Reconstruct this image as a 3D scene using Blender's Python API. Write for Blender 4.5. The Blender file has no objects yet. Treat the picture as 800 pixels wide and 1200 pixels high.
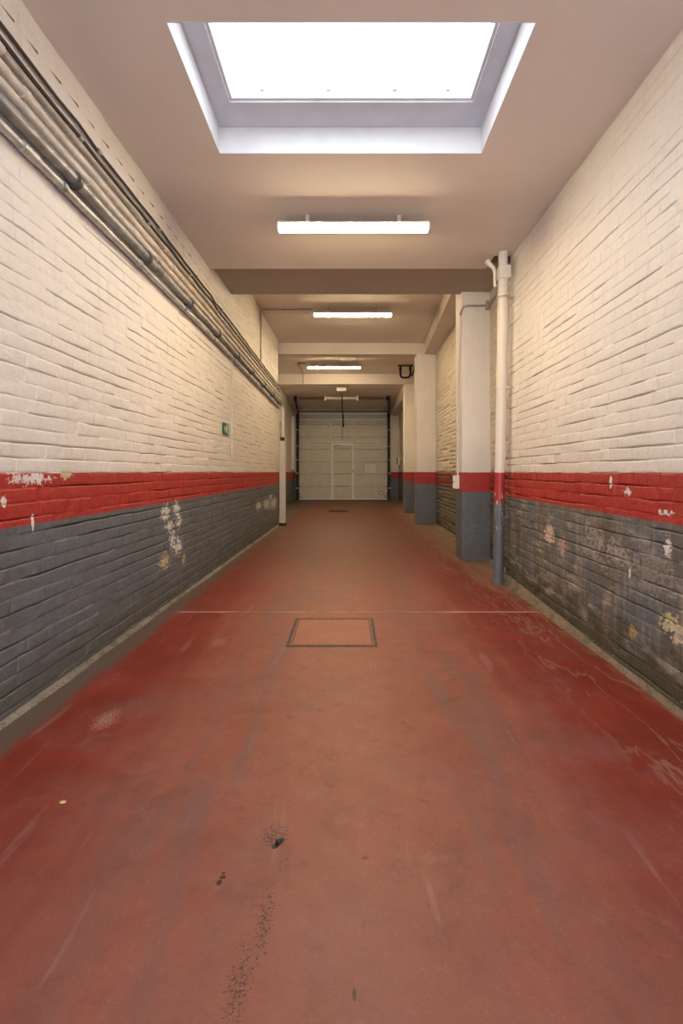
import bpy, bmesh, math, random
import numpy as np
from mathutils import Vector, Matrix

random.seed(7)
rng = np.random.default_rng(7)
S = bpy.context.scene
COL = S.collection
PI = math.pi
EYE = 1.05                      # camera height
SH, SL = 1.045, 0.813           # top and bottom of the red stripe

# ------------------------------------------------------------------ node helper
class NT:
    def __init__(self, name):
        self.m = bpy.data.materials.new(name)
        self.m.use_nodes = True
        self.t = self.m.node_tree
        self.t.nodes.clear()
        self.out = self.t.nodes.new('ShaderNodeOutputMaterial')
    def n(self, typ): return self.t.nodes.new(typ)
    def put(self, sock, v):
        if isinstance(v, bpy.types.NodeSocket): self.t.links.new(v, sock)
        elif v is not None:
            if sock.type == 'RGBA' and not isinstance(v, (int, float)) and len(v) == 3: v = (*v, 1)
            sock.default_value = v
    def obj(self):
        return self.n('ShaderNodeTexCoord').outputs['Object']
    def xyz(self, v):
        s = self.n('ShaderNodeSeparateXYZ'); self.put(s.inputs[0], v); return s.outputs
    def comb(self, x, y, z):
        s = self.n('ShaderNodeCombineXYZ')
        for i, a in enumerate((x, y, z)): self.put(s.inputs[i], a)
        return s.outputs[0]
    def scale(self, v, k):
        s = self.n('ShaderNodeVectorMath'); s.operation = 'MULTIPLY'
        self.put(s.inputs[0], v); s.inputs[1].default_value = k; return s.outputs[0]
    def noise(self, v, sc, det=3, rough=.55, dist=0):
        s = self.n('ShaderNodeTexNoise'); self.put(s.inputs['Vector'], v)
        s.inputs['Scale'].default_value = sc; s.inputs['Detail'].default_value = det
        s.inputs['Roughness'].default_value = rough; s.inputs['Distortion'].default_value = dist
        return s.outputs[0]
    def voro(self, v, sc, feat='F1'):
        s = self.n('ShaderNodeTexVoronoi'); self.put(s.inputs['Vector'], v); s.inputs['Scale'].default_value = sc
        s.feature = feat; return s.outputs['Distance']
    def math(self, op, a, b=None, c=None, clamp=False):
        s = self.n('ShaderNodeMath'); s.operation = op; s.use_clamp = clamp
        for i, v in enumerate((a, b, c)):
            if v is not None: self.put(s.inputs[i], v)
        return s.outputs[0]
    def add(self, a, b): return self.math('ADD', a, b)
    def sub(self, a, b): return self.math('SUBTRACT', a, b)
    def mul(self, a, b): return self.math('MULTIPLY', a, b)
    def step(self, v, lo, hi):           # smooth 0..1 between lo and hi (either order)
        s = self.n('ShaderNodeMapRange'); s.interpolation_type = 'SMOOTHSTEP'
        if lo > hi:
            self.put(s.inputs[0], v); s.inputs[1].default_value = hi; s.inputs[2].default_value = lo
            s.inputs[3].default_value = 1; s.inputs[4].default_value = 0
        else:
            self.put(s.inputs[0], v); s.inputs[1].default_value = lo; s.inputs[2].default_value = hi
        return s.outputs[0]
    def mix(self, f, a, b):
        s = self.n('ShaderNodeMix'); s.data_type = 'RGBA'
        self.put(s.inputs[0], f); self.put(s.inputs[6], a); self.put(s.inputs[7], b); return s.outputs[2]
    def ell(self, a, b, a0, b0, ra, rb, nz, k=.9, bias=0, soft=.2):      # ragged elliptical patch mask
        u = self.math('POWER', self.mul(self.sub(a, a0), 1/ra), 2)
        v = self.math('POWER', self.mul(self.sub(b, b0), 1/rb), 2)
        d = self.add(self.add(self.add(u, v), self.mul(self.sub(nz, .5), k*6)), bias)
        return self.step(d, .95+soft, .95-soft)
    def bump(self, h, strength=.3, dist=.01):
        s = self.n('ShaderNodeBump'); self.put(s.inputs['Height'], h)
        s.inputs['Strength'].default_value = strength; s.inputs['Distance'].default_value = dist
        return s.outputs[0]
    def bsdf(self, col, rough=.6, metal=0, normal=None, spec=.5, **kw):
        s = self.n('ShaderNodeBsdfPrincipled')
        self.put(s.inputs['Base Color'], col); self.put(s.inputs['Roughness'], rough)
        self.put(s.inputs['Metallic'], metal); self.put(s.inputs['Specular IOR Level'], spec)
        if normal is not None: self.put(s.inputs['Normal'], normal)
        for k, v in kw.items(): self.put(s.inputs[k.replace('_', ' ')], v)
        self.t.links.new(s.outputs[0], self.out.inputs[0]); return self.m

def simple(name, col, rough=.5, metal=0, var=.12, sc=14, bump=0):
    t = NT(name); o = t.obj(); nz = t.noise(o, sc, 4)
    c = t.mix(t.step(nz, .3, .7), tuple(x*(1-var) for x in col), tuple(min(1, x*(1+var)) for x in col))
    nrm = t.bump(t.noise(o, sc*6, 3), bump, .004) if bump else None
    return t.bsdf(c, rough, metal, nrm)

# ------------------------------------------------------------------ mesh builder
class MB:
    def __init__(self): self.v = []; self.f = []; self.sm = []
    def raw(self, vs, fs, smooth=False):
        b = len(self.v); self.v += [tuple(p) for p in vs]
        for f in fs: self.f.append([b+i for i in f]); self.sm.append(smooth)
        return self
    def box(self, x0, x1, y0, y1, z0, z1, bev=0):
        if bev:
            bm = bmesh.new()
            bmesh.ops.create_cube(bm, size=1, matrix=Matrix.Translation(((x0+x1)/2, (y0+y1)/2, (z0+z1)/2)) @ Matrix.Diagonal((abs(x1-x0), abs(y1-y0), abs(z1-z0), 1)))
            bmesh.ops.bevel(bm, geom=bm.edges[:], offset=bev, segments=2, affect='EDGES', profile=.5)
            bm.verts.index_update()
            self.raw([v.co[:] for v in bm.verts], [[v.index for v in f.verts] for f in bm.faces]); bm.free(); return self
        c = [(x, y, z) for z in (z0, z1) for y in (y0, y1) for x in (x0, x1)]
        return self.raw(c, [(0,2,3,1), (4,5,7,6), (0,1,5,4), (2,6,7,3), (0,4,6,2), (1,3,7,5)])
    def hexa(self, pts):     # 8 points, bottom ring then top ring, counter-clockwise
        return self.raw(pts, [(3,2,1,0), (4,5,6,7), (0,1,5,4), (1,2,6,5), (2,3,7,6), (3,0,4,7)])
    def tube(self, path, r, n=12, caps=True):
        P = [Vector(p) for p in path]; R = r if isinstance(r, (list, tuple)) else [r]*len(P)
        vs = []; up = None
        for i, p in enumerate(P):
            d = ((P[i+1]-p).normalized() if i < len(P)-1 else Vector()) + ((p-P[i-1]).normalized() if i else Vector())
            d.normalize()
            if up is None: up = Vector((0,0,1)) if abs(d.z) < .9 else Vector((0,1,0))
            a = d.cross(up).normalized(); b = a.cross(d).normalized(); up = b
            vs += [p + (a*math.cos(2*PI*k/n) + b*math.sin(2*PI*k/n))*R[i] for k in range(n)]
        fs = [(i*n+k, (i+1)*n+k, (i+1)*n+(k+1) % n, i*n+(k+1) % n) for i in range(len(P)-1) for k in range(n)]
        self.raw(vs, fs, True)
        if caps:
            self.raw(vs[:n], [list(range(n))]); self.raw(vs[-n:], [list(range(n))[::-1]])
        return self
    def prism(self, poly, axis, a, b):       # 2-D polygon extruded along axis 'x','y','z'
        def pt(p, h): return {'x': (h, p[0], p[1]), 'y': (p[0], h, p[1]), 'z': (p[0], p[1], h)}[axis]
        n = len(poly); vs = [pt(p, a) for p in poly] + [pt(p, b) for p in poly]
        return self.raw(vs, [list(range(n))[::-1], list(range(n, 2*n))] + [(i, (i+1) % n, n+(i+1) % n, n+i) for i in range(n)])
    def build(self, name, mat, parent=None, origin=None):
        me = bpy.data.meshes.new(name)
        off = Vector((0,0,0))
        if origin is not None: off = Vector(origin)
        elif parent is not None:
            q = parent
            while q is not None: off = off + Vector(q.location); q = q.parent
        me.from_pydata([tuple(Vector(p)-off) for p in self.v], [], self.f)
        me.polygons.foreach_set('use_smooth', self.sm)
        bm = bmesh.new(); bm.from_mesh(me); bmesh.ops.recalc_face_normals(bm, faces=bm.faces[:]); bm.to_mesh(me); bm.free()
        me.materials.append(mat); me.update()
        o = bpy.data.objects.new(name, me); COL.objects.link(o)
        if parent is not None: o.parent = parent
        else: o.location = off
        return o

def tag(o, label=None, cat=None, group=None, kind=None):
    if label: o['label'] = label
    if cat: o['category'] = cat
    if group: o['group'] = group
    if kind: o['kind'] = kind
    return o
def thing(name, loc, label, cat, group=None):
    o = bpy.data.objects.new(name, None); o.empty_display_size = .05
    COL.objects.link(o); o.location = loc
    return tag(o, label, cat, group)
def struct(o): o['kind'] = 'structure'; return o

# ------------------------------------------------------------------ materials
def wall_material(name, dirty=0., chips=(), brick=True, white=(.82,.775,.72), moss=0., yellow=0.):
    t = NT(name); o = t.obj(); x, y, z = t.xyz(o)
    wob = t.noise(o, 9, 2); n1 = t.noise(o, 2.2, 5, .6); n2 = t.noise(o, 26, 4, .6); n3 = t.noise(o, 70, 3)
    zz = t.add(z, t.mul(t.sub(wob, .5), .010))
    drip = t.noise(t.scale(o, (1, 1, .09)), 20, 4, .6)
    dust = t.noise(t.scale(o, (1, .35, 1)), 14, 5, .65)
    wc = t.mix(t.step(n1, .3, .75), tuple(c*.95 for c in white), white)
    wc = t.mix(t.mul(t.step(drip, .50, .75), .16), wc, (.52,.46,.40))
    wc = t.mix(t.mul(t.step(n2, .62, .75), .18), wc, (.50,.42,.34))
    if yellow: wc = t.mix(yellow, wc, (.62,.53,.36))
    # grime where hands, cars and rain splash reach, just above the stripe
    wc = t.mix(t.mul(t.step(t.add(z, t.mul(t.sub(n1, .5), .5)), 1.6, 1.05), .22), wc, (.52,.47,.42))
    if name == 'painted_brick_left':     # row of open wedge-shaped gaps in the joint under the ceiling
        fr = t.math('FRACT', t.mul(t.add(y, t.mul(wob, .05)), 1/.16))
        wd = t.mul(t.math('MAXIMUM', t.sub(fr, .35), 0), .014)
        gap = t.step(t.sub(t.math('ABSOLUTE', t.sub(zz, 2.985)), wd), .0, -.003)
        wc = t.mix(t.mul(gap, t.mul(t.step(y, 4.8, 4.0), .9)), wc, (.05,.035,.025))
    rc = t.mix(t.step(n2, .3, .7), (.36,.026,.022), (.43,.040,.032))
    rc = t.mix(t.mul(t.step(n1, .45, .75), .35), rc, (.27,.028,.022))
    gc = t.mix(t.step(n2, .3, .7), (.106,.125,.146), (.140,.161,.186))
    gc = t.mix(t.mul(t.step(n1, .4, .75), .5), gc, (.10,.098,.094))
    if dirty:
        ym = t.step(t.add(y, t.mul(n1, 2)), 7.5, 5) if name == 'painted_brick_right' else 1.
        gc = t.mix(t.mul(t.step(n1, .25, .7), dirty), gc, (.135,.112,.082))
        gc = t.mix(t.mul(t.step(drip, .46, .66), dirty*.75), gc, (.29,.255,.205))
        gc = t.mix(t.mul(t.step(dust, .52, .70), dirty), gc, (.36,.33,.28))
        sc_ = t.noise(t.scale(o, (1, .4, 2.4)), 26, 5, .7)
        gc = t.mix(t.mul(t.step(sc_, .60, .68), dirty*.8), gc, (.46,.43,.38))
        gc = t.mix(t.mul(t.step(n3, .62, .72), dirty*.5), gc, (.05,.045,.04))
        rc = t.mix(t.mul(t.step(drip, .58, .70), dirty*.35), rc, (.50,.20,.17))
    if yellow:
        rc = t.mix(t.step(n1, .2, .6), rc, (.19,.055,.032)); gc = t.mix(t.mul(t.step(n2, .3, .6), .7), gc, (.13,.108,.062))
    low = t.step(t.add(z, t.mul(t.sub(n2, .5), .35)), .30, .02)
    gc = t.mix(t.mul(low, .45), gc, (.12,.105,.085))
    if moss:
        gc = t.mix(t.mul(t.step(t.add(z, t.mul(t.sub(dust, .5), .8)), .30, .08), moss), gc, (.055,.052,.022))
    if brick:   # flecks of bare plaster low on the wall
        fl = t.mul(t.step(t.voro(o, 17), .075, .05), t.step(n1, .5, .6))
        gc = t.mix(t.mul(fl, t.step(z, .62, .3)), gc, (.46,.46,.44))
    c = t.mix(t.step(zz, SH-.002, SH+.002), rc, wc)
    c = t.mix(t.step(zz, SL+.002, SL-.002), c, gc)
    nchip = t.noise(o, 38, 6, .68) if chips else None
    for (cy, cz, ry, rz, colr, k) in chips:
        c = t.mix(t.mul(t.ell(y, z, cy, cz, ry*1.35, rz*1.35, nchip, .5+k*2.4, .08+k*.9, .16), .92), c, colr)
    h = t.add(t.mul(n3, .5), t.mul(n2, .9))
    nrm = t.bump(h, .7 if brick else .2, .007)
    rough = t.add(.42, t.mul(n2, .25))
    return t.bsdf(c, rough, 0, nrm, .45)

W = (.74,.73,.68); YL = (.55,.50,.28); PK = (.70,.54,.44)
left_chips = [(3.72,.73,.07,.05,W,.35), (3.95,.74,.06,.055,W,.35), (3.80,.62,.08,.035,W,.45), (3.99,.64,.05,.05,W,.4), (3.98,.43,.07,.06,W,.35),
              (3.70,.36,.09,.05,YL,.35), (3.86,.50,.05,.06,W,.5), (4.12,.30,.04,.04,YL,.4), (2.15,1.02,.11,.022,W,.45), (2.42,1.035,.04,.02,YL,.2), (1.99,.93,.012,.02,W,.1),
              (2.17,.82,.008,.04,W,.05), (7.4,.52,.16,.05,W,.5), (8.1,.50,.25,.07,W,.5), (8.8,.47,.3,.08,W,.5), (8.5,.6,.15,.04,W,.55)]
right_chips = [(3.57,.585,.075,.065,PK,.3), (3.34,.535,.06,.05,(.52,.35,.27),.35), (2.17,.37,.05,.045,YL,.3), (2.10,.335,.05,.04,(.62,.5,.34),.3), (2.72,.99,.012,.028,W,.15), (2.55,.945,.03,.02,W,.4),
               (2.23,.86,.05,.01,W,.3), (2.2,.70,.02,.04,W,.35), (2.5,.52,.010,.02,W,.1), (2.45,.22,.03,.03,(.40,.28,.14),.3), (2.9,.62,.16,.06,(.30,.28,.25),.5), (2.6,.60,.15,.05,(.34,.31,.28),.6), (2.3,.55,.12,.08,(.25,.235,.21),.5)]
M = {}
M['wall_l'] = wall_material('painted_brick_left', .12, left_chips, moss=.25)
M['wall_r'] = wall_material('painted_brick_right', .85, right_chips, moss=.75)
M['wall_rf'] = wall_material('painted_brick_recess', .75, [], yellow=.45, moss=.5)
M['wall_p'] = wall_material('painted_plaster', .12, [], brick=False)

def ceiling_mat(name, col):
    t = NT(name); o = t.obj(); n1 = t.noise(o, 1.3, 4); n2 = t.noise(o, 90, 3)
    c = t.mix(t.step(n1, .3, .7), tuple(k*.94 for k in col), col)
    return t.bsdf(c, .75, 0, t.bump(n2, .25, .003), .3)
M['ceil'] = ceiling_mat('ceiling_paint', (.76,.70,.66))
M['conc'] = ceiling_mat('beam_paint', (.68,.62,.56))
M['soffit'] = ceiling_mat('brown_grey_soffit', (.43,.375,.33))
M['void'] = simple('void_shade', (.05,.04,.03), .9)

def floor_mat():
    t = NT('red_painted_concrete'); o = t.obj(); x, y, z = t.xyz(o)
    big = t.noise(o, .9, 4, .6); mid = t.noise(o, 3.5, 6, .65); fine = t.noise(o, 60, 4, .7); grit = t.noise(o, 240, 2)
    streak = t.noise(t.scale(o, (5, .55, 1)), 2.2, 5, .6)
    ax = t.add(t.math('ABSOLUTE', t.add(x, .03)), t.add(t.mul(t.sub(big, .5), .55), t.mul(t.sub(streak, .5), .55)))
    worn = t.mix(t.step(mid, .3, .7), (.220,.057,.034), (.280,.084,.050))
    blot = t.noise(o, 11, 5, .7)
    worn = t.mix(t.mul(t.step(blot, .46, .30), .65), worn, (.135,.040,.026))
    worn = t.mix(t.mul(t.step(blot, .56, .72), .5), worn, (.34,.130,.075))
    # grey-mauve scuffing in the wheel lanes
    lane = t.mul(t.step(t.math('ABSOLUTE', t.sub(t.math('ABSOLUTE', t.sub(x, .02)), .52)), .34, .05), t.step(streak, .40, .66))
    worn = t.mix(t.mul(lane, .85), worn, (.175,.080,.076))
    red = t.mix(t.step(mid, .35, .75), (.175,.013,.006), (.235,.024,.012))
    c = t.mix(t.step(ax, .55, 1.02), worn, red)
    # first metres in front of the camera are tinted a duller red across the full width
    c = t.mix(t.mul(t.step(t.add(y, t.mul(t.sub(big, .5), .9)), 1.75, 1.0), .45), c, (.185,.064,.052))
    c = t.mix(t.mul(t.step(t.noise(o, 1.7, 5, .65), .50, .66), .45), c, (.165,.074,.074))
    # past the seam the colour grows browner with distance
    c = t.mix(t.mul(t.step(y, 3.2, 8.0), .80), c, (.115,.036,.014))
    c = t.mix(t.mul(t.step(t.add(fine, t.mul(mid, .3)), .74, .84), .14), c, (.40,.24,.18))
    c = t.mix(t.mul(t.step(t.noise(o, 330, 2, .8), .45, .65), .22), c, (.15,.05,.032))
    c = t.mix(t.mul(t.step(t.noise(o, 260, 2, .8), .56, .68), .16), c, (.44,.25,.18))
    c = t.mix(t.mul(t.step(fine, .42, .30), .30), c, (.17,.05,.035))
    c = t.mix(t.mul(t.step(streak, .62, .72), .22), c, (.42,.30,.26))
    c = t.mix(t.mul(t.step(t.noise(o, 6, 8, .75), .50, .34), .30), c, (.11,.030,.020))
    c = t.mix(t.mul(t.step(t.noise(o, 4.3, 8, .75), .54, .70), .22), c, (.33,.17,.14))
    # seam
    sy = t.add(y, t.mul(t.sub(mid, .5), .03))
    seam = t.mul(t.step(t.math('ABSOLUTE', t.sub(sy, 3.585)), .016, .006), t.step(t.math('ABSOLUTE', x), 1.47, 1.42))
    c = t.mix(t.mul(seam, t.mul(t.step(t.add(mid, t.mul(t.math('ABSOLUTE', x), .22)), .42, .80), .85)), c, (.42,.33,.27))
    # scuffs and stains with shapes of their own
    nst = t.noise(o, 130, 5, .75)
    for (sx, s_y, rx, ry, colr, k, amt) in [
        (-1.03,2.03,.06,.12,(.40,.27,.21),1.1,.6), (-.80,2.95,.06,.12,(.42,.22,.16),1.1,.5),
        (-.21,1.385,.06,.06,(.045,.028,.022),1.3,.85), (-.206,1.342,.010,.012,(.012,.009,.008),.35,1), (-.190,1.362,.010,.010,(.012,.009,.008),.35,1), (-.225,1.365,.03,.03,(.03,.02,.018),1.2,.9),
        (-.325,1.238,.0085,.006,(.035,.003,.002),.05,1), (-.330,1.222,.007,.009,(.035,.003,.002),.05,1), (-.327,1.250,.005,.004,(.05,.006,.004),.05,1),
        (-.195,1.12,.028,.13,(.035,.018,.014),1.4,.9), (-.225,.98,.035,.11,(.035,.018,.014),1.4,.9), (-.17,1.28,.03,.06,(.07,.035,.03),1.5,.7),
        (-.22,1.72,.018,.012,(.11,.04,.03),.9,.6), (-.25,2.05,.025,.02,(.12,.04,.03),.9,.6), (.23,2.0,.02,.02,(.12,.04,.03),.9,.6),
        (.012,.96,.004,.012,(.03,.02,.02),.1,.9), (.045,1.30,.010,.006,(.08,.03,.025),.2,.8)]:
        c = t.mix(t.mul(t.ell(x, y, sx, s_y, rx, ry, nst, k, max(0, k-.3)*1.0, .25), amt), c, colr)
    # hairline cracks down the middle
    cx = t.add(x, t.mul(t.sub(t.noise(t.scale(o, (0, 1, 0)), 5, 5, .7), .5), .16))
    crack = t.mul(t.step(t.math('ABSOLUTE', t.sub(cx, .02)), .0035, .0015), t.mul(t.step(mid, .54, .62), t.step(y, 2.9, 2.4)))
    c = t.mix(t.mul(crack, .35), c, (.07,.03,.02))
    # drill-like dark specks
    sp = t.mul(t.step(t.voro(o, 13), .035, .02), t.step(big, .45, .6))
    c = t.mix(t.mul(sp, .6), c, (.10,.05,.04))
    # dust along both walls
    dl = t.step(t.add(x, t.add(t.mul(t.sub(mid, .5), .16), t.mul(t.sub(fine, .5), .08))), -1.235, -1.33)
    c = t.mix(t.mul(dl, .9), c, (.105,.085,.068))
    xr = t.add(x, t.add(t.mul(t.sub(mid, .5), .30), t.mul(t.sub(fine, .5), .06)))
    vein = t.step(t.math('ABSOLUTE', t.sub(t.noise(t.scale(o, (3, .6, 1)), 2.0, 4, .6), .5)), .022, .006)
    c = t.mix(t.mul(t.mul(vein, t.step(x, .95, 1.15)), .32), c, (.34,.24,.17))
    dr = t.mul(t.step(xr, 1.36, 1.52), .7)
    c = t.mix(dr, c, (.22,.15,.10))
    drf = t.mul(t.step(t.add(xr, t.mul(t.sub(big, .5), .2)), 1.18, 1.30), t.step(y, 4.0, 4.7))
    c = t.mix(t.mul(drf, .42), c, (.26,.17,.11))
    hgt = t.add(t.mul(fine, .5), t.add(t.mul(mid, 1.5), t.mul(seam, .3)))
    rough = t.add(.30, t.mul(t.add(mid, fine), .16))
    return t.bsdf(c, rough, 0, t.bump(hgt, .22, .008), .38)
M['floor'] = floor_mat()

def lid_mat():
    t = NT('painted_steel_lid'); o = t.obj(); mid = t.noise(o, 5, 5, .6); fine = t.noise(o, 60, 4, .7)
    c = t.mix(t.step(mid, .3, .7), (.26,.080,.045), (.31,.108,.062))
    c = t.mix(t.mul(t.step(fine, .42, .3), .4), c, (.17,.05,.035))
    return t.bsdf(c, .5, 0, t.bump(fine, .2, .004))
M['lid'] = lid_mat()
M['iron'] = simple('dusty_iron_frame', (.26,.13,.09), .75, .2, .35, 40, .3)
M['groove'] = simple('grimy_groove', (.10,.068,.05), .9, 0, .4, 60)
def mortar(name, a, b):
    t = NT(name); o = t.obj(); n1 = t.noise(o, 6, 5, .65); n2 = t.noise(o, 70, 4, .7)
    c = t.mix(t.step(n1, .35, .65), a, b); c = t.mix(t.mul(t.step(n2, .5, .35), .6), c, (.07,.055,.04))
    c = t.mix(t.mul(t.step(n1, .56, .66), .5), c, (.085,.075,.04))
    return t.bsdf(c, .9, 0, t.bump(t.add(n1, n2), .6, .01), .2)
M['mortar'] = mortar('mortar_fillet', (.26,.19,.13), (.17,.135,.10)); M['mortar_l'] = mortar('grey_mortar_fillet', (.27,.235,.19), (.20,.17,.14))
M['galv'] = simple('galvanised_steel', (.50,.50,.49), .42, .35, .25, 10, .1)
M['galv_d'] = simple('dark_galvanised_steel', (.30,.30,.295), .42, .35, .3, 12, .1)
M['cond'] = simple('overpainted_conduit', (.66,.59,.51), .55, 0, .18, 12, .2)
M['clampd'] = simple('dark_clamp_steel', (.10,.098,.095), .5, .3, .2, 12)
M['cond_g'] = simple('grey_conduit', (.40,.36,.32), .5, .2, .2, 12, .2)
M['cable'] = simple('dark_cable', (.055,.045,.038), .7, 0, .3, 20)
M['wpaint'] = simple('white_plastic', (.74,.71,.65), .45, 0, .06, 10)
M['skyw'] = simple('skylight_white_paint', (.74,.745,.76), .5, 0, .03, 6)
M['skyg'] = simple('skylight_frame_grey', (.64,.69,.78), .5, 0, .04, 6)
M['black'] = simple('black_steel', (.018,.016,.015), .5, .3, .3, 20)
M['brown'] = simple('oiled_spring_steel', (.20,.115,.06), .5, .2, .3, 30)
M['panel'] = simple('off_white_door_panel', (.62,.60,.51), .45, 0, .05, 5)
M['panel_shade'] = simple('shaded_door_panel', (.42,.41,.37), .35, 0, .06, 5)
M['alu'] = simple('white_aluminium', (.93,.93,.90), .35, 0, .04, 8)
M['backing'] = simple('grey_backing', (.20,.19,.16), .8)
M['rubber'] = simple('black_rubber', (.02,.018,.016), .8)
M['lampw'] = simple('lamp_housing_paint', (.62,.57,.52), .5, 0, .05, 10)
M['postw'] = simple('aged_cream_paint', (.62,.56,.45), .5, 0, .05, 6)
M['green'] = simple('exit_green', (.012,.10,.045), .4, 0, .1, 30)
M['signw'] = simple('sign_white', (.72,.74,.66), .4)

def pipe_mat():      # the downpipe was painted along with the wall stripes
    t = NT('striped_pipe_paint'); o = t.obj(); x, y, z = t.xyz(o); n = t.noise(o, 30, 4); zz = t.add(z, t.mul(t.sub(t.noise(o, 9), .5), .012))
    c = t.mix(t.step(zz, SH-.004, SH), (.40,.032,.028), (.72,.65,.57))
    c = t.mix(t.step(zz, .765, .76), c, (.125,.135,.145))
    chip = t.mul(t.step(t.noise(t.scale(o, (1,1,.25)), 55, 3), .60, .66), t.mul(t.step(z, .45, .55), t.step(z, .9, .8)))
    c = t.mix(chip, c, (.6,.58,.52))
    return t.bsdf(c, .42, 0, t.bump(n, .12, .004))
M['pipe'] = pipe_mat()

def emit(name, col, s):
    t = NT(name); e = t.n('ShaderNodeEmission'); t.put(e.inputs[0], col); e.inputs[1].default_value = s
    t.t.links.new(e.outputs[0], t.out.inputs[0]); return t.m
M['tube'] = emit('warm_tube_glow', (1, .765, .46), 100)

def glass_mat():
    t = NT('skylight_glazing'); tr = t.n('ShaderNodeBsdfTransparent'); tl = t.n('ShaderNodeBsdfTranslucent'); mx = t.n('ShaderNodeMixShader')
    t.put(tr.inputs[0], (.97,.98,1)); t.put(tl.inputs[0], (.95,.97,1)); mx.inputs[0].default_value = .25
    t.t.links.new(tr.outputs[0], mx.inputs[1]); t.t.links.new(tl.outputs[0], mx.inputs[2]); t.t.links.new(mx.outputs[0], t.out.inputs[0]); return t.m
M['glass'] = glass_mat()

# ------------------------------------------------------------------ brick walls
def vnoise(seed):
    tab = np.random.default_rng(seed).random(4096)
    def f(r, u):
        i = math.floor(u); k = u-i; k = k*k*(3-2*k)
        return tab[(i*7+r*131) % 4096]*(1-k) + tab[((i+1)*7+r*131) % 4096]*k
    return f
def brick_wall(name, bn, bf, tn, tf, y0, y1, z0, z1, side, mat, seed, nu=4, course=.0668, deep=.53):
    """Painted brick face. X at bottom-near, bottom-far, top-near, top-far; side=+1 faces +X, -1 faces -X."""
    fz = vnoise(seed); fw = vnoise(seed+5); R = random.Random(seed)
    vs = []; fs = []
    L = y1-y0
    def place(y, z, d):
        u = (y-y0)/L; v = (z-z0)/(z1-z0)
        X = (bn*(1-u)+bf*u)*(1-v) + (tn*(1-u)+tf*u)*v
        return (X + side*d, y, z)
    zb = SH-16*course
    rows = int((z1-zb)/course)+1
    for r in range(-1, rows):
        za, zc = zb+r*course, zb+(r+1)*course
        if zc <= z0 or za >= z1: continue
        y = y0 - R.random()*.2
        header_row = r % 2
        k = 0
        while y < y1:
            p = R.random()
            w = (.112 if (header_row and p < .8) or p < .22 else .222) + R.uniform(-.006, .006)
            ya, yb = max(y, y0), min(y+w, y1); y += w; k += 1
            if yb-ya < .02: continue
            a, b = max(za, z0), min(zc, z1)
            if b-a < .01: continue
            h0 = R.gauss(0, .0012); tu = R.gauss(0, .0008); tv = R.gauss(0, .0008)
            iu = R.uniform(.0035, .006); iv = R.uniform(.003, .0055)
            nn = nu if yb-ya > .15 else max(2, nu-1)
            if nu > 2:
                us = [ya, ya+iu, ya+iu+.008] + [ya+iu+(yb-ya-2*iu)*i/(nn-1) for i in range(1, nn-1)] + [yb-iu-.008, yb-iu, yb]
                vj = (a, a+iv, a+iv+.007, b-iv-.007, b-iv, b)
            else:
                us = [ya, ya+iu, yb-iu, yb]; vj = (a, a+iv, b-iv, b)
            base = len(vs); nj = len(vj); m = len(us)
            for j, zj in enumerate(vj):
                for i, ui in enumerate(us):
                    edge_h = j in (0, nj-1); edge_v = i in (0, m-1)
                    up = 1 if j >= nj/2 else 0
                    if edge_h:
                        line = r + up
                        q = fz(line, ui*4.4)*.6 + fz(line+50, ui*.8)*.4
                        dd = -(.0016 + .0015*fz(line+90, ui*5) + .022*max(0, q-deep)/.25)
                    elif edge_v:
                        dd = -(.0008 + .006*max(0, fz(r+500, ui*3)-.42))
                    else:
                        rim = -.0006 if (j in (1, nj-2) or i in (1, m-2)) else 0
                        dd = h0 + tu*(i/m-.5)*2 + tv*(up*2-1) + rim + R.gauss(0, .00045)
                    zv = zj
                    if j not in (0, nj-1) or True:
                        zv = zj + (fw(r+up, ui*9)-.5)*.0055 + (0 if edge_h else R.gauss(0, .0006))
                    vs.append(place(ui, min(max(zv, z0), z1), dd))
            for j in range(nj-1):
                for i in range(m-1):
                    q = base+j*m+i
                    fs.append((q, q+1, q+m+1, q+m))
    mb = MB(); mb.v = vs; mb.f = [list(f) for f in fs]; mb.sm = [True]*len(fs)
    # masonry core behind the face
    th = .10
    c = [place(yy, zz, dd) for zz in (z0, z1) for (yy, dd) in ((y0, -.055), (y1, -.055), (y1, -th-.05), (y0, -th-.05))]
    mb.hexa(c)
    return struct(mb.build(name, mat))

YB = -1.45           # open end of the passage behind the camera
def XL(y): return -(1.435 - .0089*(y-1.97))
brick_wall('wall_left', XL(YB), XL(9.33), XL(YB), XL(9.33), YB, 9.33, 0, 3.62, 1, M['wall_l'], 11)
def XRB(y): return 1.44 + .030*(y-2.06)
brick_wall('wall_right', XRB(YB), XRB(4.62), 1.557, 1.567, YB, 4.62, 0, 3.15, -1, M['wall_r'], 23)
def XRF(y): return 1.66 + (y-4.62)*.0167
brick_wall('wall_right_far', XRF(4.5), XRF(17.85), XRF(4.5), XRF(17.85), 4.5, 17.85, 0, 3.7, -1, M['wall_rf'], 37, nu=2)
# recessed stretch on the left before the door
mb = MB(); mb.box(-2.1, -2.0, 9.34, 17.85, 0, 3.7); mb.box(-2.0, XL(9.33)-.13, 9.34, 9.44, 0, 3.7); struct(mb.build('wall_left_far', M['wall_p']))
# back wall around the door opening
DX0, DX1, DZ = -1.847, 1.465, 3.28
mb = MB(); mb.box(-2.1, DX0-.005, 17.85, 18.0, 0, 3.7); mb.box(DX1+.005, 2.0, 17.85, 18.0, 0, 3.7); mb.box(DX0-.005, DX1+.005, 17.85, 18.0, DZ+.01, 3.7)
struct(mb.build('wall_back', M['wall_p']))

# floor
mb = MB(); mb.box(-2.15, 2.1, YB-3, 18.1, -.12, 0); struct(mb.build('floor', M['floor']))

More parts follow.
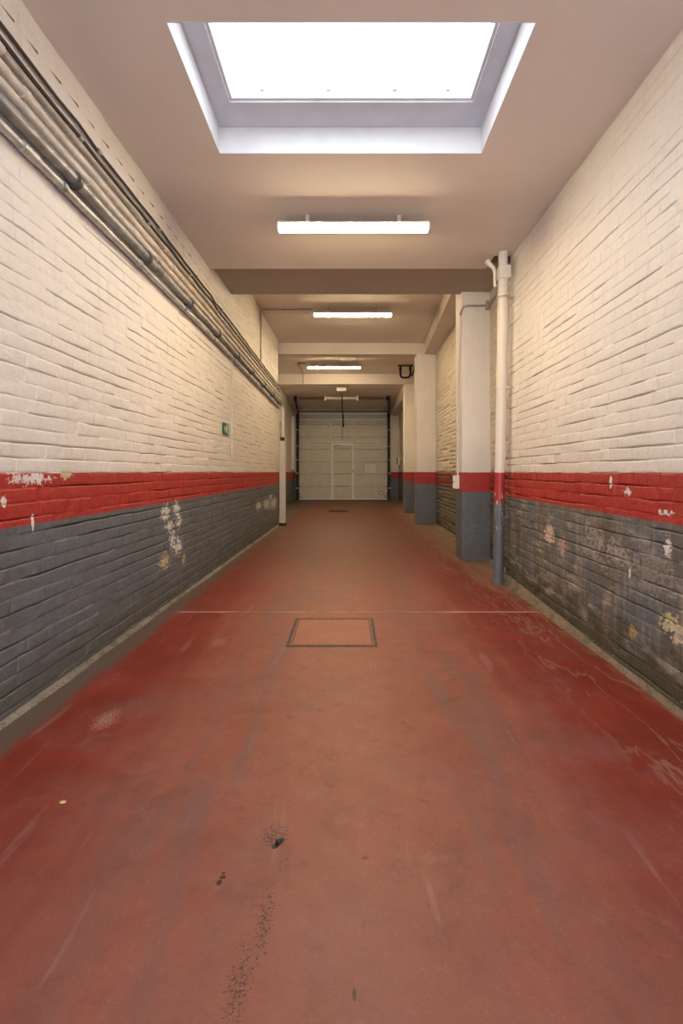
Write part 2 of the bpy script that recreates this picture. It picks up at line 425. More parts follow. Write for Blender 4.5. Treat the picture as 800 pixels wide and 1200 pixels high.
# mortar fillets at the foot of the walls
def fillet(name, fx, y0, y1, side, wfun, hfun, mat, step=.04):
    mb = MB(); n = int((y1-y0)/step)+1; R = random.Random(3); vs = []; g1 = 0
    for i in range(n):
        y = y0+(y1-y0)*i/(n-1); g1 = (g1*.88+R.gauss(0, .055)); w = wfun(y)*(1+g1); h = hfun(y)*(1+g1*.5); X = fx(y)
        vs += [(X-side*.012, y, -.005), (X+side*w, y, -.005), (X+side*w*.96, y, .004), (X+side*w*.45, y, h*.45+.004), (X+side*.004, y, h), (X-side*.012, y, h)]
    fs = []
    for i in range(n-1):
        for k in range(6): fs.append((i*6+k, i*6+(k+1) % 6, (i+1)*6+(k+1) % 6, (i+1)*6+k))
    mb.raw(vs, fs, True); mb.raw(vs[:6], [range(6)]); mb.raw(vs[-6:], [range(6)])
    return struct(mb.build(name, mat))
fillet('baseboard_left', XL, YB, 9.3, 1, lambda y: .030, lambda y: .020, M['mortar_l'])
fillet('baseboard_right', XRB, YB, 4.6, -1, lambda y:   .026+.05*max(0, min(1, (y-2.6)/1.6)), lambda y: .022+.05*max(0, min(1, (y-2.6)/1.6)), M['mortar'])
fillet('baseboard_right_far', XRF, 4.66, 17.7, -1, lambda y: .09, lambda y: .035, M['mortar'])

# ------------------------------------------------------------------ ceilings, beams, pillars
H1 = EYE+2.07
SX0, SX1, SY0, SY1 = -.838, .865, 2.20, 3.107          # skylight opening
ROOF = H1+.166
mb = MB()
mb.box(-1.62, SX0, YB, 4.87, H1, ROOF); mb.box(SX1, 1.40, YB, 4.87, H1, ROOF)
mb.box(SX0, SX1, YB, SY0, H1, ROOF); mb.box(SX0, SX1, SY1, 4.87, H1, ROOF)
mb.box(1.40, 1.72, YB, 4.58, H1, ROOF)
struct(mb.build('ceiling', M['ceil']))
mb = MB(); mb.box(1.38, 1.76, 4.56, 4.90, ROOF+.001, ROOF+.35); struct(mb.build('ceiling_recess', M['void']))  # near-black colour stands in for the shade inside the ceiling gap
# deep transverse beam in a darker brown-grey than the ceilings
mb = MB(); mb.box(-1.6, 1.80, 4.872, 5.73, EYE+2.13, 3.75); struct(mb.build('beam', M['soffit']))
C2, C3, C4, C5 = EYE+2.56, EYE+2.50, EYE+2.50, EYE+2.33
mb = MB(); mb.box(-2.1, 2.0, 5.73, 9.7, C2, C2+.15); mb.box(-2.1, 2.0, 9.7, 12.4, C3, C3+.15)
mb.hexa([(-2.1,12.4,C4), (2.0,12.4,C4), (2.0,18,C5), (-2.1,18,C5), (-2.1,12.4,C4+.2), (2.0,12.4,C4+.2), (2.0,18,C4+.2), (-2.1,18,C4+.2)])
struct(mb.build('ceiling_far', M['ceil']))
mb = MB(); mb.box(-1.99, 1.7, 9.5, 9.75, EYE+2.34, C2+.02); struct(mb.build('beam', M['conc']))
mb = MB(); mb.box(-1.99, 1.77, 12.2, 12.42, EYE+2.24, C3+.02); struct(mb.build('beam', M['conc']))
mb = MB(); b0, t0 = EYE+2.34, C2+.02
mb.hexa([(1.33,5.9,b0), (1.70,5.9,b0), (1.74,9.5,b0), (1.51,9.5,b0), (1.33,5.9,t0), (1.70,5.9,t0), (1.74,9.5,t0), (1.51,9.5,t0)])
struct(mb.build('beam', M['conc']))
mb = MB(); mb.box(1.56, 1.95, 12.42, 17.85, EYE+2.10, 3.60); struct(mb.build('beam', M['conc']))
for (x0, x1, y0, d, top) in ((1.345, 1.69, 5.66, .34, C2-.05), (1.36, 1.745, 9.5, .35, EYE+2.35), (1.435, 1.79, 12.2, .35, EYE+2.25)):
    mb = MB(); mb.box(x0, x1, y0, y0+d, -.01, top, .012); struct(mb.build('pillar', M['wall_p']))

# ------------------------------------------------------------------ skylight
win = struct(thing('window_1', (0, 2.65, ROOF), None, None))
t_ = .003
lining = MB()
lining.box(SX0-.004, SX0+t_, SY0-.004, SY1+.004, H1-.0005, ROOF+.003).box(SX1-t_, SX1+.004, SY0-.004, SY1+.004, H1-.0005, ROOF+.003)
lining.box(SX0+t_, SX1-t_, SY1-t_, SY1+.004, H1-.0005, ROOF+.003).box(SX0+t_, SX1-t_, SY0-.004, SY0+t_, H1-.0005, ROOF+.003)
lining.build('reveal_lining', M['skyw'], win)
GX0, GX1, GY0, GY1 = -.719, .755, 2.02, 2.897
zf = ROOF+.004
f = MB()
f.box(SX0-.08, GX0, SY0-.3, SY1+.08, zf, zf+.06).box(GX1, SX1+.08, SY0-.3, SY1+.08, zf, zf+.06)
f.box(GX0, GX1, GY1, SY1+.08, zf, zf+.06).box(GX0, GX1, SY0-.3, GY0, zf, zf+.06)
f.build('window_frame', M['skyg'], win)
g = MB(); e = .018
g.box(GX0-.001, GX0+e, GY0, GY1, zf+.012, zf+.075).box(GX1-e, GX1+.001, GY0, GY1, zf+.012, zf+.075)
g.box(GX0+e, GX1-e, GY1-e, GY1+.001, zf+.012, zf+.075).box(GX0+e, GX1-e, GY0-.001, GY0+e, zf+.012, zf+.075)
g.build('glazing_bead', M['skyw'], win)
MB().box(GX0-.02, GX1+.02, GY0-.02, GY1+.02, zf+.0765, zf+.0845).build('pane', M['glass'], win)
# clips of the glazing bead
for cx in (-.52, -.12, .28, .60):
    MB().box(cx-.012, cx+.012, GY1-e-.012, GY1-e, zf+.055, zf+.0755, .002).build('clip', M['skyg'], win)

# ------------------------------------------------------------------ tube lights
def lamp(x0, x1, y, zc, label, first=None):
    L = x1-x0; h = .05
    r = thing('ceiling_light', ((x0+x1)/2, y, zc), label, 'light', 'tube lights along the ceiling')
    if first is not None:
        for ch in first.children:
            c = ch.copy(); COL.objects.link(c); c.parent = r
        return r
    X0, X1 = x0+.02, x1-.02
    hb = MB()
    hb.prism([(y-.026, zc+.062), (y+.026, zc+.062), (y+.085, zc+.030), (y+.085, zc+.024), (y-.085, zc+.024), (y-.085, zc+.030)], 'x', X0, X1)
    hb.build('housing', M['lampw'], r)
    prof = [(y+.043*math.cos(a), zc+.008+.016*math.sin(a)) for a in [PI+PI*i/12 for i in range(13)]] + [(y+.043, zc+.0235), (y-.043, zc+.0235)]
    MB().prism(prof, 'x', X0, X1).build('diffuser', M['tube'], r)
    for a, b in ((x0, X0-.0005), (X1+.0005, x1)):
        MB().box(a, b, y-.045, y+.045, zc-.009, zc+.034, .007).build('end_cap', M['lampw'], r)
    for cx in (x0+.25, x1-.25):
        MB().box(cx-.016, cx+.016, y-.02, y+.02, zc+.058, zc+.116).build('mounting_clip', M['lampw'], r)
    return r
l1 = lamp(-.58, .66, 3.87, EYE+1.955, 'nearest and longest looking glowing tube light, on the ceiling just past the skylight')
l2 = lamp(-.55, .69, 7.50, C2-.115, 'middle glowing tube light on the ceiling beyond the dark beam', l1)
l3 = lamp(-.96, .30, 11.0, C3-.115, 'farthest and smallest glowing tube light, in front of the white beam before the door', l1)
l_extra = lamp(-.86, .38, 12.66, 3.428, 'added tube light, unseen behind the last white beam, brightening the garage door end', l1)  # extra lamp, out of view, added to light the far end
# ------------------------------------------------------------------ conduits along the left wall
def drop(y): return 0 if y < 2 else (-.012*(y-2) if y < 4.5 else -.03-.025*(y-4.5))
def run(dz, off, r, mat, y0=YB, y1=9.6, wig=.002, seed=1, n=60):
    R = random.Random(seed)
    return [(XL(y)+off+R.gauss(0, wig*.5), y, EYE+dz+drop(y)+R.gauss(0, wig)) for y in [y0+(y1-y0)*i/n for i in range(n+1)]]
def conduit(name, dz, off, r, mat, label, seed, clip_mat=None, clip_y=(), clip_r=1.35, cat='conduit', wig=.0015, y1=9.32, couplers=()):
    p0 = run(dz, off, r, mat, y1=y1, wig=wig, seed=seed)
    root = thing(name, (XL(2), 2, EYE+dz), label, cat, 'conduits along the left wall')
    MB().tube(p0, r, 12).build('pipe' if cat == 'conduit' else 'sheath', mat, root)
    for y in clip_y:
        z = EYE+dz+drop(y); X = XL(y)
        c = MB().tube([(X+off, y-.014, z), (X+off, y+.014, z)], r*clip_r, 14)
        c.box(X+.010, X+off, y-.012, y+.012, z-r*clip_r*.5, z+r*clip_r*.5)
        c.build('clamp', clip_mat or mat, root)
    for y in couplers:
        z = EYE+dz+drop(y); X = XL(y)
        MB().tube([(X+off, y-.05, z), (X+off, y+.05, z)], r*1.22, 14).build('coupling', mat, root)
    return root
cy = [-.14, .71, 1.56, 2.41, 3.25, 4.10, 4.96, 5.8, 6.65, 7.5, 8.35, 9.1]
conduit('conduit', 1.405, .030, .020, M['galv'], 'lowest bright galvanised conduit along the top of the left brick wall', 1, M['galv_d'], [y-.07 for y in cy], couplers=(1.2, 2.1, 4.6, 7.1))
conduit('conduit', 1.474, .050, .032, M['galv_d'], 'thickest dark grey steel conduit with clamps, second from the bottom on the left wall', 2, M['clampd'], cy)
conduit('conduit', 1.562, .037, .021, M['cond'], 'beige painted conduit directly above the thick grey steel one', 3, M['cond'], [y+.2 for y in cy[::2]], couplers=(2.6, 3.1, 5.6))
conduit('conduit', 1.632, .035, .020, M['cond'], 'beige painted conduit in the middle of the bundle on the left wall', 4, M['cond'], [y+.5 for y in cy[::2]], couplers=(1.9, 5.0))
conduit('conduit', 1.700, .033, .018, M['cond_g'], 'topmost greyish conduit on the left wall, just under the two thin dark cables', 5, M['cond'], [y+.35 for y in cy[::2]])
conduit('cable', 1.762, .022, .0105, M['cable'], 'lower dark cable clipped above the conduits on the left wall', 6, M['cond_g'], [y+.1 for y in cy], 1.5, 'cable', .003)
conduit('cable', 1.825, .017, .0085, M['cable'], 'topmost thin dark cable on the left wall, below the ceiling', 7, M['cond_g'], [y+.3 for y in cy], 1.5, 'cable', .004)

# thin cables feeding the lights
def cable(name, pts, r, mat, label, part_clips=(), cat='cable'):
    root = thing(name, pts[0], label, cat)
    MB().tube(pts, r, 8).build('sheath', mat, root)
    for p in part_clips:
        MB().box(p[0]-.012, p[0]+.012, p[1]-.012, p[1]+.012, p[2]-.012, p[2]+.012, .003).build('clip', mat, root)
    return root
xw = XL(7.5)
cable('cable', [(-.56,7.5,C2-.012), (xw+.03,7.5,C2-.012), (xw+.014,7.5,C2-.03), (xw+.014,7.5,EYE+1.85+drop(7.5))], .011, M['cond_g'],
      'thin cable from the middle tube light down the left wall to the conduits', [(xw+.012,7.5,3.3), (xw+.012,7.5,2.95), (-1.0,7.5,C2-.010)])
cable('cable', [(-.97,11.0,C3-.014), (-1.15,11.0,C3-.014), (-1.15,12.17,C3-.014), (-1.15,12.183,C3-.03), (-1.15,12.184,EYE+2.25)], .011, M['cond_g'],
      'thin cable from the farthest tube light down the white beam', [(-1.15,11.6,C3-.014), (-1.15,12.19,EYE+2.4)])
xw = XL(5.72)
cable('cable', [(xw+.010,5.72,EYE+1.36), (xw+.008,5.72,EYE+.16)], .008, M['wpaint'],
      'thin white painted cable running down the left wall beside the green sign', [(xw+.007,5.72,1.9), (xw+.007,5.72,1.5)])

# ------------------------------------------------------------------ exit sign on the left wall
ys, zs0, zs1 = (5.33, 5.60), 1.472, 1.606
xs = XL(5.46)
sg = thing('exit_sign', (xs, 5.465, 1.54), 'small green and white escape route sign on the left brick wall', 'sign')
MB().box(xs-.012, xs+.014, ys[0], ys[1], zs0, zs1, .003).build('board', M['green'], sg)
def yy(u): return ys[0]+u*(ys[1]-ys[0])      # u runs left to right as seen
def zz(v): return zs0+v*(zs1-zs0)
pm = MB()
def lim(pts, w):
    for (a, b) in zip(pts[:-1], pts[1:]):
        A = Vector((yy(a[0]), zz(a[1]))); B = Vector((yy(b[0]), zz(b[1]))); d = (B-A).normalized(); n = Vector((-d.y, d.x))*w
        pm.prism([(A-n), (B-n), (B+n), (A+n)], 'x', xs+.0135, xs+.0165)
def disc(u, v, r):
    pm.prism([(yy(u)+r*math.cos(a), zz(v)+r*math.sin(a)) for a in [2*PI*i/14 for i in range(14)]], 'x', xs+.0135, xs+.0165)
disc(.50, .80, .011)
lim([(.49,.70), (.45,.45)], .011)                         # trunk
lim([(.48,.66), (.58,.58), (.63,.66)], .0045); lim([(.48,.66), (.39,.60), (.36,.48)], .0045)
lim([(.455,.45), (.54,.36), (.52,.16)], .006); lim([(.45,.45), (.40,.28), (.29,.24)], .006)
pm.build('running_figure', M['signw'], sg)
pm = MB(); lim([(.70,.12), (.70,.90), (.93,.90), (.93,.12), (.70,.12)], .006); pm.build('doorway_symbol', M['signw'], sg)
pm = MB(); lim([(.06,.5), (.24,.5)], .007); lim([(.17,.72), (.255,.5), (.17,.28)], .006); pm.build('arrow', M['signw'], sg)

# ------------------------------------------------------------------ rainwater pipe on the right
Yp = 4.50
dp = thing('drain_pipe', (1.41, Yp, 0), 'tall vertical drain pipe painted white, red and grey beside the right wall', 'pipe')
def PX(z): return 1.407+.052*z/2.9
MB().tube([(PX(z), Yp, z) for z in (0.0, .8, 1.6, 2.4, 2.74)], .048, 24).build('pipe', M['pipe'], dp)
MB().tube([(PX(2.70), Yp, 2.70), (PX(2.72), Yp, 2.72), (PX(2.73), Yp, 2.73), (PX(2.87), Yp, 2.87)], [.049,.053,.045,.045], 24).build('collar', M['wpaint'], dp)
MB().box(PX(2.9)-.052, PX(2.9)+.058, Yp-.055, Yp+.055, 2.86, 2.985, .012).build('junction_box', M['wpaint'], dp)
MB().tube([(PX(3)-.005, Yp, 2.97), (PX(3)-.005, Yp, 3.118)], .042, 20).build('upper_pipe', M['wpaint'], dp)
MB().tube([(PX(2.9)-.075, Yp+.02, 2.80), (PX(2.9)-.075, Yp+.02, 2.93), (PX(2.9)-.085, Yp+.02, 2.975), (PX(2.9)-.12, Yp+.02, 3.01), (PX(2.9)-.15, Yp+.02, 3.05)], [.012,.014,.017,.02,.024], 14).build('branch_elbow', M['wpaint'], dp)
for z in (.62, 1.85):
    MB().tube([(PX(z), Yp, z-.014), (PX(z), Yp, z+.014)], .052, 24)  .box(PX(z), 1.508+.017*z, Yp+.02, Yp+.035, z-.012, z+.012).build('bracket', M['pipe'], dp)
MB().tube([(PX(2.69), Yp, 2.68), (PX(2.69), Yp, 2.70)], .053, 24)  .box(PX(2.69), 1.552, Yp-.008, Yp+.008, 2.68, 2.70).build('bracket', M['cond_g'], dp)
MB().tube([(PX(.02), Yp, 0), (PX(.02), Yp, .05)], .056, 24).build('foot_collar', M['pipe'], dp)

# cable and socket around the first pillar
zc = EYE+1.965
soc = thing('power_socket', (1.345, 5.84, .93), 'white double socket with its conduit on the near pillar beside the drain pipe', 'socket')
MB().box(1.285, 1.345, 5.78, 5.87, .845, 1.01, .006).build('back_box', M['wpaint'], soc)
for z in (.885, .965):
    MB().box(1.277, 1.286, 5.795, 5.855, z-.032, z+.032, .004).build('socket_cover', M['alu'], soc)
MB().tube([(1.334, 5.825, 1.005), (1.334, 5.825, 2.2), (1.334, 5.72, 2.65), (1.334, 5.70, zc-.08)], .011, 10).build('conduit', M['wpaint'], soc)
xr = XRF(5.6)
cb_ = cable('cable', [(XRF(4.75)-.014,4.75,EYE+2.02), (XRF(5.3)-.014,5.3,EYE+1.985), (xr-.020,5.62,zc), (1.66,5.645,zc), (1.40,5.645,zc), (1.355,5.645,zc-.02), (1.333,5.655,zc-.07), (1.333,5.70,zc-.09)], .012, M['cond_g'],
      'thin cable crossing the top of the near pillar towards the drain pipe', [(1.5,5.648,zc), (XRF(5.5)-.016,5.5,EYE+1.98)])
MB().box(1.622, 1.662, 5.612, 5.656, zc-.05, zc+.05, .005).build('junction_box', M['cond_g'], cb_)
# ------------------------------------------------------------------ floor fittings
mh = thing('manhole_cover', (-.10, 3.143, 0), 'square inspection cover with dark frame set in the red floor', 'cover')
a0, a1, c0, c1 = -.376, .176, 2.868, 3.419
def ring(mb, x0, x1, y0, y1, w, z0, z1):
    mb.box(x0, x1, y0, y0+w, z0, z1).box(x0, x1, y1-w, y1, z0, z1).box(x0, x0+w, y0+w, y1-w, z0, z1).box(x1-w, x1, y0+w, y1-w, z0, z1); return mb
fr = ring(MB(), a0, a1, c0, c1, .018, -.004, .0035).build('frame', M['groove'], mh)
ring(MB(), a0+.018, a1-.018, c0+.018, c1-.018, .010, -.004, .0028).build('frame_flange', M['iron'], fr)
ring(MB(), a0+.026, a1-.026, c0+.026, c1-.026, .008, -.004, .0018).build('frame_groove', M['groove'], fr)
MB().box(a0+.034, a1-.034, c0+.034, c1-.034, -.004, .0026).build('lid', M['lid'], mh)
dr = thing('floor_drain', (-.26, 12.75, 0), 'dark rectangular drain grating in the floor before the garage door', 'drain')
ring(MB(), -.53, .01, 12.5, 13.0, .03, -.004, .006).build('frame', M['black'], dr)
gr = MB()
for i in range(9):
    x = -.49+i*.058; gr.box(x-.012, x+.012, 12.53, 12.97, -.004, .004)
for y in (12.68, 12.82): gr.box(-.50, -.02, y-.01, y+.01, -.004, .003)
gr.build('grate', M['black'], dr)
MB().box(-.50, -.02, 12.53, 12.97, -.004, .0008).build('sump', M['rubber'], dr)
def pebble(name, x, y, r, mat, label, cat, sq=(1, 1, .5), seed=1):
    bm = bmesh.new(); bmesh.ops.create_icosphere(bm, subdivisions=2, radius=r); R = random.Random(seed)
    for v in bm.verts: v.co = Vector((v.co.x*sq[0], v.co.y*sq[1], v.co.z*sq[2]))*R.uniform(.8, 1.2)
    lo = min(v.co.z for v in bm.verts)
    me = bpy.data.meshes.new(name); bm.to_mesh(me); bm.free(); me.materials.append(mat)
    o = bpy.data.objects.new(name, me); COL.objects.link(o); o.location = (x, y, -lo-.0005); return tag(o, label, cat)
M['leaf'] = simple('dry_yellow', (.48,.36,.16), .8, 0, .2, 60)
pebble('dirt_clump', -.197, 1.352, .008, M['black'], 'small black dirt clump in the speckled stain on the floor', 'dirt', (1.2,.8,.6), 2)
pebble('plaster_chip', -.905, 1.515, .008, M['leaf'], 'small pale yellow chip on the red floor at the left', 'chip', (1.3,.8,.5), 5)

# ------------------------------------------------------------------ far left post and duct
po = thing('cable_trunking', (-1.292, 9.42, 0), 'tall white vertical post at the far end of the left brick wall', 'trunking')
MB().box(-1.349, -1.235, 9.36, 9.46, 0, 1.72, .006).build('post', M['postw'], po)
MB().tube([(-1.285, 9.41, 1.71), (-1.285, 9.41, 2.27), (-1.30, 9.40, 2.33)], .026, 12).build('upper_conduit', M['wpaint'], po)
MB().box(-1.335, -1.245, 9.350, 9.362, 1.66, 1.73, .004).build('black_clip', M['black'], po)
MB().box(-1.345, -1.32, 9.40, 9.43, 1.74, 2.05, .003).build('side_bracket', M['cond_g'], po)
MB().box(-1.36, -1.225, 9.35, 9.47, 0, .05, .004).build('foot', M['black'], po)
du = thing('cable_duct', (-1.95, 16.8, 1.1), 'short white vertical duct on the recessed left wall beside the door track', 'duct')
MB().box(-1.998, -1.90, 16.75, 16.85, 1.12, 2.98, .006).build('duct', M['wpaint'], du)
MB().box(-1.998, -1.895, 16.74, 16.86, 1.08, 1.13, .004).build('end_cap', M['cond_g'], du)
cb = thing('control_box', (1.82, 17.25, 1.44), 'small pale control box on the right wall beside the garage door', 'box')
MB().box(1.765, XRF(17.1)-.006, 17.1, 17.4, 1.30, 1.58, .01).build('housing', M['wpaint'], cb)
MB().box(1.757, 1.766, 17.13, 17.37, 1.33, 1.55, .004).build('cover', M['cond_g'], cb)
MB().tube([(1.83, 17.25, 1.57), (1.83, 17.25, 2.6)], .012, 8).build('conduit', M['wpaint'], cb)
MB().tube([(1.76, 17.25, 1.52), (1.745, 17.25, 1.52)], .02, 10).build('button', M['black'], cb)

# ------------------------------------------------------------------ sectional garage door
dr1 = struct(thing('door_1', (-.19, 17.8, 0), None, None))
YD = 17.78
n = 7; ph = (DZ-.06)/n
PX0, PX1 = DX0+.012, DX1-.012
WX0, WX1, WZ = -.62, .195, 2.10            # wicket door
for i in range(n):
    z0 = .05+i*ph; z1 = z0+ph-.007
    mat = M['panel_shade'] if i == 6 else M['panel']  # shade on the top section is painted in with a darker panel colour
    def ribbed(x0, x1, za, zb):
        mbp = MB(); mbp.box(x0, x1, YD, YD+.045, za, zb, .006)
        return mbp
    if z1 <= WZ:
        MB_ = ribbed(PX0, WX0-.015, z0, z1); MB_.v += []; o1 = MB_.build('door_section', mat, dr1)
        ribbed(WX1+.015, PX1, z0, z1).build('door_section', mat, dr1)
    elif z0 < WZ:
        q = MB(); q.box(PX0, PX1, YD, YD+.045, WZ+.014, z1, .006); q.box(PX0, WX0-.015, YD, YD+.045, z0, WZ+.014, .004); q.box(WX1+.015, PX1, YD, YD+.045, z0, WZ+.014, .004)
        q.build('door_section', mat, dr1)
    else:
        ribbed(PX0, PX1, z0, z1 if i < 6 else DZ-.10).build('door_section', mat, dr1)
MB().box(PX0, PX1, YD-.012, YD+.045, DZ-.10, DZ-.02, .006).build('top_rail', M['alu'], dr1)
MB().box(PX0, PX1, YD-.018, YD-.002, DZ-.30, DZ-.275, .004).build('stiffener_bar', M['alu'], dr1)
MB().box(PX0+.22, PX1-.30, YD-.016, YD-.002, WZ+.065, WZ+.085, .004).build('stiffener_bar', M['alu'], dr1)
MB().box(PX0, PX1, YD-.008, YD+.05, .018, .055, .005).build('bottom_rail', M['alu'], dr1)
MB().box(PX0, PX1, YD+.005, YD+.04, -.002, .02).build('bottom_seal', M['rubber'], dr1)
MB().box(DX0-.06, DX1+.06, YD+.046, YD+.068, 0, DZ+.06).build('light_blocker', M['backing'], dr1)  # sheet added behind the whole door to block sky light leaking through gaps
# wicket door in the middle
wk = MB()
for i in range(5):
    z0 = .06+i*ph; z1 = min(z0+ph-.012, WZ-.01)
    wk.box(WX0+.064, WX1-.064, YD+.003, YD+.043, z0, z1, .006)
wk = wk.build('wicket_door', M['panel'], dr1)
for (x0, x1) in ((WX0-.012, WX0+.062), (WX1-.062, WX1+.012)):
    MB().box(x0, x1, YD-.022, YD+.03, .03, WZ-.060, .006).build('wicket_stile', M['alu'], dr1)
MB().box(WX0-.012, WX1+.012, YD-.022, YD+.03, WZ-.058, WZ+.012, .006).build('wicket_head', M['alu'], dr1)
cl = MB().box(WX0+.36, WX1-.08, YD-.062, YD-.024, WZ-.135, WZ-.075, .01).build('door_closer', M['wpaint'], dr1)
MB().tube([(WX0+.40, YD-.05, WZ-.07), (WX0+.22, YD-.06, WZ-.055), (WX0+.10, YD-.03, WZ-.05)], .010, 8).build('closer_arm', M['cond_g'], cl)
hd = MB().box(WX1-.045, WX1-.012, YD-.030, YD-.022, .93, 1.12, .004).build('handle_plate', M['cond_g'], dr1)
MB().tube([(WX1-.028, YD-.028, 1.05), (WX1-.028, YD-.07, 1.05), (WX1-.14, YD-.07, 1.05)], .009, 8).build('handle', M['galv'], hd)
def hinge(x, z, w=.055, h=.07):
    mbh = MB().box(x-w, x+w, YD-.034, YD-.023, z-h*.35, z+h*.35, .004)
    mbh.box(x-w*.45, x+w*.45, YD-.034, YD-.023, z-h, z+h, .004).tube([(x-w*.9, YD-.036, z), (x+w*.9, YD-.036, z)], .011, 8)
    return mbh.build('hinge', M['alu'], dr1)
for i in range(1, 5):
    for x in (WX0+.026, WX1-.026): hinge(x, .045+i*ph)
for i in (5, 6):
    for x in (-.67, .235):
        MB().box(x-.028, x+.028, YD-.03, YD-.0005, .045+i*ph-.05, .045+i*ph+.05, .006).build('hinge', M['alu'], dr1)
for i in range(1, 7):
    for x in (PX0+.05, PX1-.05):
        MB().box(x-.03, x+.03, YD-.02, YD-.0005, .045+i*ph-.035, .045+i*ph+.035, .004).build('end_hinge', M['cond_g'], dr1)
plate = MB().box(.64, 1.0, YD-.012, YD-.0005, 1.03, 1.325, .004).build('notice_plate', M['alu'], dr1)
MB().box(.665, .975, YD-.014, YD-.0115, 1.055, 1.30, .002).build('notice_sheet', M['wpaint'], plate)
for s, xb in ((1, PX0+.10), (-1, PX1-.10)):
    MB().prism([(xb-s*.10, .055), (xb+s*.10, .055), (xb-s*.02, .13), (xb-s*.06, .30), (xb-s*.10, .36)], 'y', YD-.03, YD-.0005).build('corner_bracket', M['cond_g'], dr1)
pr = [(PX1-.24+.09*math.cos(a), YD-.02, .27+.07*math.sin(a)) for a in [i*.5 for i in range(11)]] + [(PX1-.12, YD-.03, .20), (PX1-.10, YD-.02, .09)]
MB().tube(pr, .009, 6).build('pull_rope', M['brown'], dr1)

# door tracks
def track(x, s, label):
    r = thing('door_track', (x, 17.7, 0), label, 'track', 'steel tracks of the garage door')
    yv = 17.70
    v = MB().box(x-.035, x+.035, yv, yv+.055, 0, 2.95).box(x-.075*(s > 0)-.0, x+.075*(s < 0)+.0, yv+.055, yv+.06, 0, 3.2)
    v.build('vertical_rail', M['black'], r)
    xe = x+s*.17
    path = [(x, yv+.03, 2.9), (x, yv+.01, 3.10), (x+s*.01, yv-.12, 3.225), (x+s*.02, yv-.32, 3.27), (xe, 15.2, 3.40)]
    h = MB()
    for a, b in zip(path[:-1], path[1:]):
        h.tube([a, b], .045, 8)
    h.build('curved_rail', M['black'], r)
    for z in (.45, 1.0, 1.5, 2.0, 2.6):
        MB().box(min(x, x-s*.10), max(x, x-s*.10), yv-.012, yv-.001, z-.02, z+.02, .003).build('bracket', M['galv'], r)
    for y in (15.3, 16.4):
        zt = C4+(C5-C4)*(y-12.4)/5.6; k = (17.4-y)/2.35; X = x+s*(.02+.15*k); zr = 3.27+.13*k
        MB().box(X-.015, X+.015, y-.015, y+.015, zr, zt+.004).build('hanger', M['black'], r)
    return r
track(DX0-.015, 1, 'dark steel door track at the left edge of the garage door')
track(DX1+.015, -1, 'dark steel door track at the right edge of the garage door')

# torsion springs across the passage, under the ceiling
sp = thing('torsion_spring', (-.22, 15.0, 3.46), 'brown torsion spring shaft hanging across the passage above the garage door', 'spring')
Ys, Zs = 15.0, 3.365
MB().tube([(-1.72, Ys, Zs), (1.30, Ys, Zs)], .016, 10).build('shaft', M['black'], sp)
def coil(x0, x1, turns):
    N = turns*9
    return MB().tube([(x0+(x1-x0)*i/N, Ys+.042*math.cos(2*PI*i/9), Zs+.042*math.sin(2*PI*i/9)) for i in range(N+1)], .013, 5).build('coil', M['brown'], sp)
coil(-1.53, -.75, 24); coil(.32, 1.10, 24)
MB().tube([(-.74, Ys, Zs), (.30, Ys, Zs)], .048, 14).build('cover_tube', M['wpaint'], sp)
for x in (-.73, -.22, .29):
    MB().box(x-.022, x+.022, Ys-.065, Ys+.065, Zs-.085, Zs+.085, .008).build('end_plate', M['alu'], sp)
for x in (-1.66, 1.24):
    MB().tube([(x-.05, Ys, Zs), (x-.04, Ys, Zs), (x+.04, Ys, Zs), (x+.05, Ys, Zs)], [.092,.07,.07,.092], 18).build('cable_drum', M['black'], sp)
    MB().box(x-.015+.08, x+.015+.08, Ys-.05, Ys+.05, Zs-.03, 3.466, .004).build('bearing_plate', M['galv_d'], sp)
# opener
op = thing('door_opener', (-.2, 14.2, 3.5), 'white electric opener with a dark rail running to the top of the garage door', 'opener')
MB().box(-.34, -.06, 13.9, 14.3, 3.40, 3.505, .02).build('motor_housing', M['wpaint'], op)
MB().tube([(-.2, 14.2, 3.37), (-.2, 14.8, 3.235), (-.2, 17.2, 3.17), (-.2, 17.6, 3.16)], .019, 8).build('rail', M['black'], op)
MB().tube([(-.2, 17.55, 3.15), (-.19, 17.68, 3.0), (-.19, 17.74, 2.78)], .022, 8).build('arm', M['black'], op)
MB().box(-.225, -.155, 17.735, 17.779, 2.72, 2.82, .004).build('arm_bracket', M['black'], op)
MB().tube([(-.22, 17.5, 3.19), (-.22, 17.5, 2.2)], .005, 6).build('release_cord', M['cable'], op)

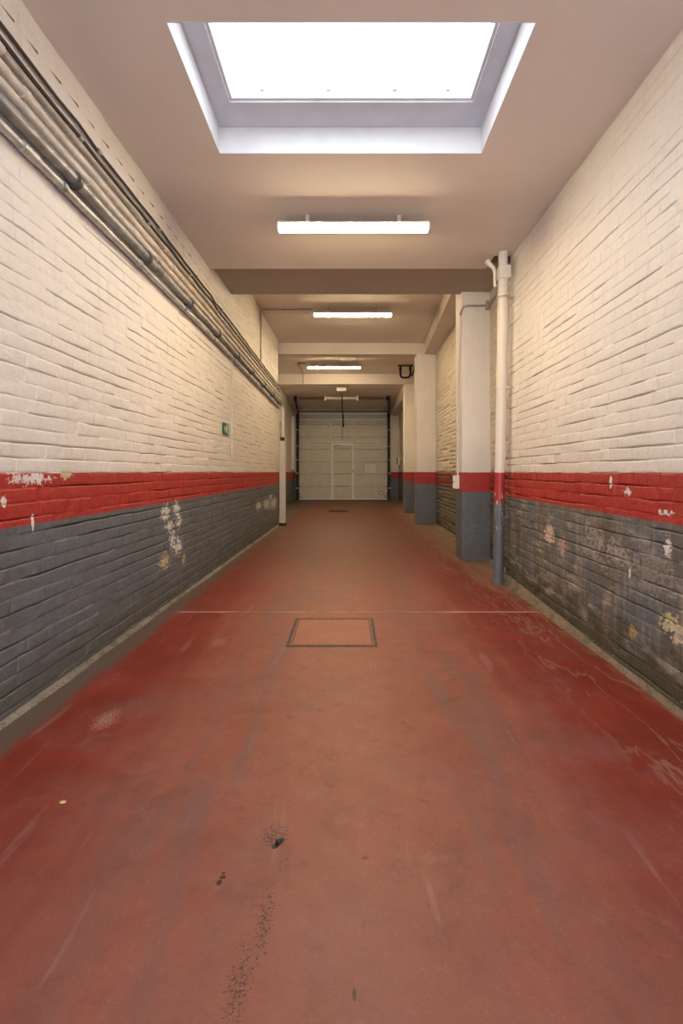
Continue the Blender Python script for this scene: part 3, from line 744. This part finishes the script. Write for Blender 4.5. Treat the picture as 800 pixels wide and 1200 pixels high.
# black pipe loop under the ceiling near the second pillar
lp = thing('black_pipe_loop', (1.33, 11.2, C3), 'black steel pipe loop hanging from the ceiling beside the pillars', 'pipe')
def bend(pts, r, **k): return MB().tube(pts, r, 10)
MB().tube([(1.22, 11.2, C3), (1.22, 11.2, C3-.20), (1.235, 11.2, C3-.26), (1.27, 11.2, C3-.29), (1.40, 11.2, C3-.29), (1.44, 11.2, C3-.26), (1.455, 11.2, C3-.20), (1.455, 11.2, C3)], .027, 12).build('pipe', M['black'], lp)
MB().box(1.16, 1.52, 11.14, 11.26, C3-.022, C3+.003, .004).build('ceiling_bar', M['black'], lp)
MB().tube([(1.40, 11.2, C3-.29), (1.50, 11.22, C3-.22), (1.55, 11.25, C3-.10), (1.56, 11.25, C3)], .018, 10).build('side_branch', M['black'], lp)
for x in (1.22, 1.455):
    MB().tube([(x, 11.2, C3-.07), (x, 11.2, C3-.11)], .037, 12).build('coupling', M['black'], lp)

# ------------------------------------------------------------------ light
w = bpy.data.worlds.new('overcast'); S.world = w; w.use_nodes = True
wt = w.node_tree; wt.nodes.clear()
bg = wt.nodes.new('ShaderNodeBackground'); wo = wt.nodes.new('ShaderNodeOutputWorld'); wt.links.new(bg.outputs[0], wo.inputs[0])
bg.inputs[0].default_value = (.90, .95, 1.0, 1); bg.inputs[1].default_value = 4.5
def portal(name, loc, rot, sx, sy):
    l = bpy.data.lights.new(name, 'AREA'); l.shape = 'RECTANGLE'; l.size = sx; l.size_y = sy; l.cycles.is_portal = True
    o = bpy.data.objects.new(name, l); COL.objects.link(o); o.location = loc; o.rotation_euler = rot; return o
portal('skylight_portal', ((GX0+GX1)/2, (GY0+GY1)/2, zf+.12), (0, 0, 0), GX1-GX0+.1, GY1-GY0+.1)
portal('entrance_portal', (.03, YB-.02, 1.56), (-PI/2, 0, PI), 3.0, 3.1)

# ------------------------------------------------------------------ camera
cam = bpy.data.cameras.new('camera'); co = bpy.data.objects.new('camera', cam); COL.objects.link(co); S.camera = co
co.location = (0, 0, EYE); co.rotation_euler = (PI/2, 0, 0)
cam.sensor_fit = 'HORIZONTAL'; cam.sensor_width = 36; cam.lens = 560/800*36
cam.shift_x = -8/800; cam.shift_y = -47/800
cam.clip_start = .02; cam.clip_end = 100
S.view_settings.view_transform = 'Standard'; S.view_settings.look = 'None'
S.view_settings.gamma = 1; S.view_settings.use_curve_mapping = False; S.view_settings.exposure = .13
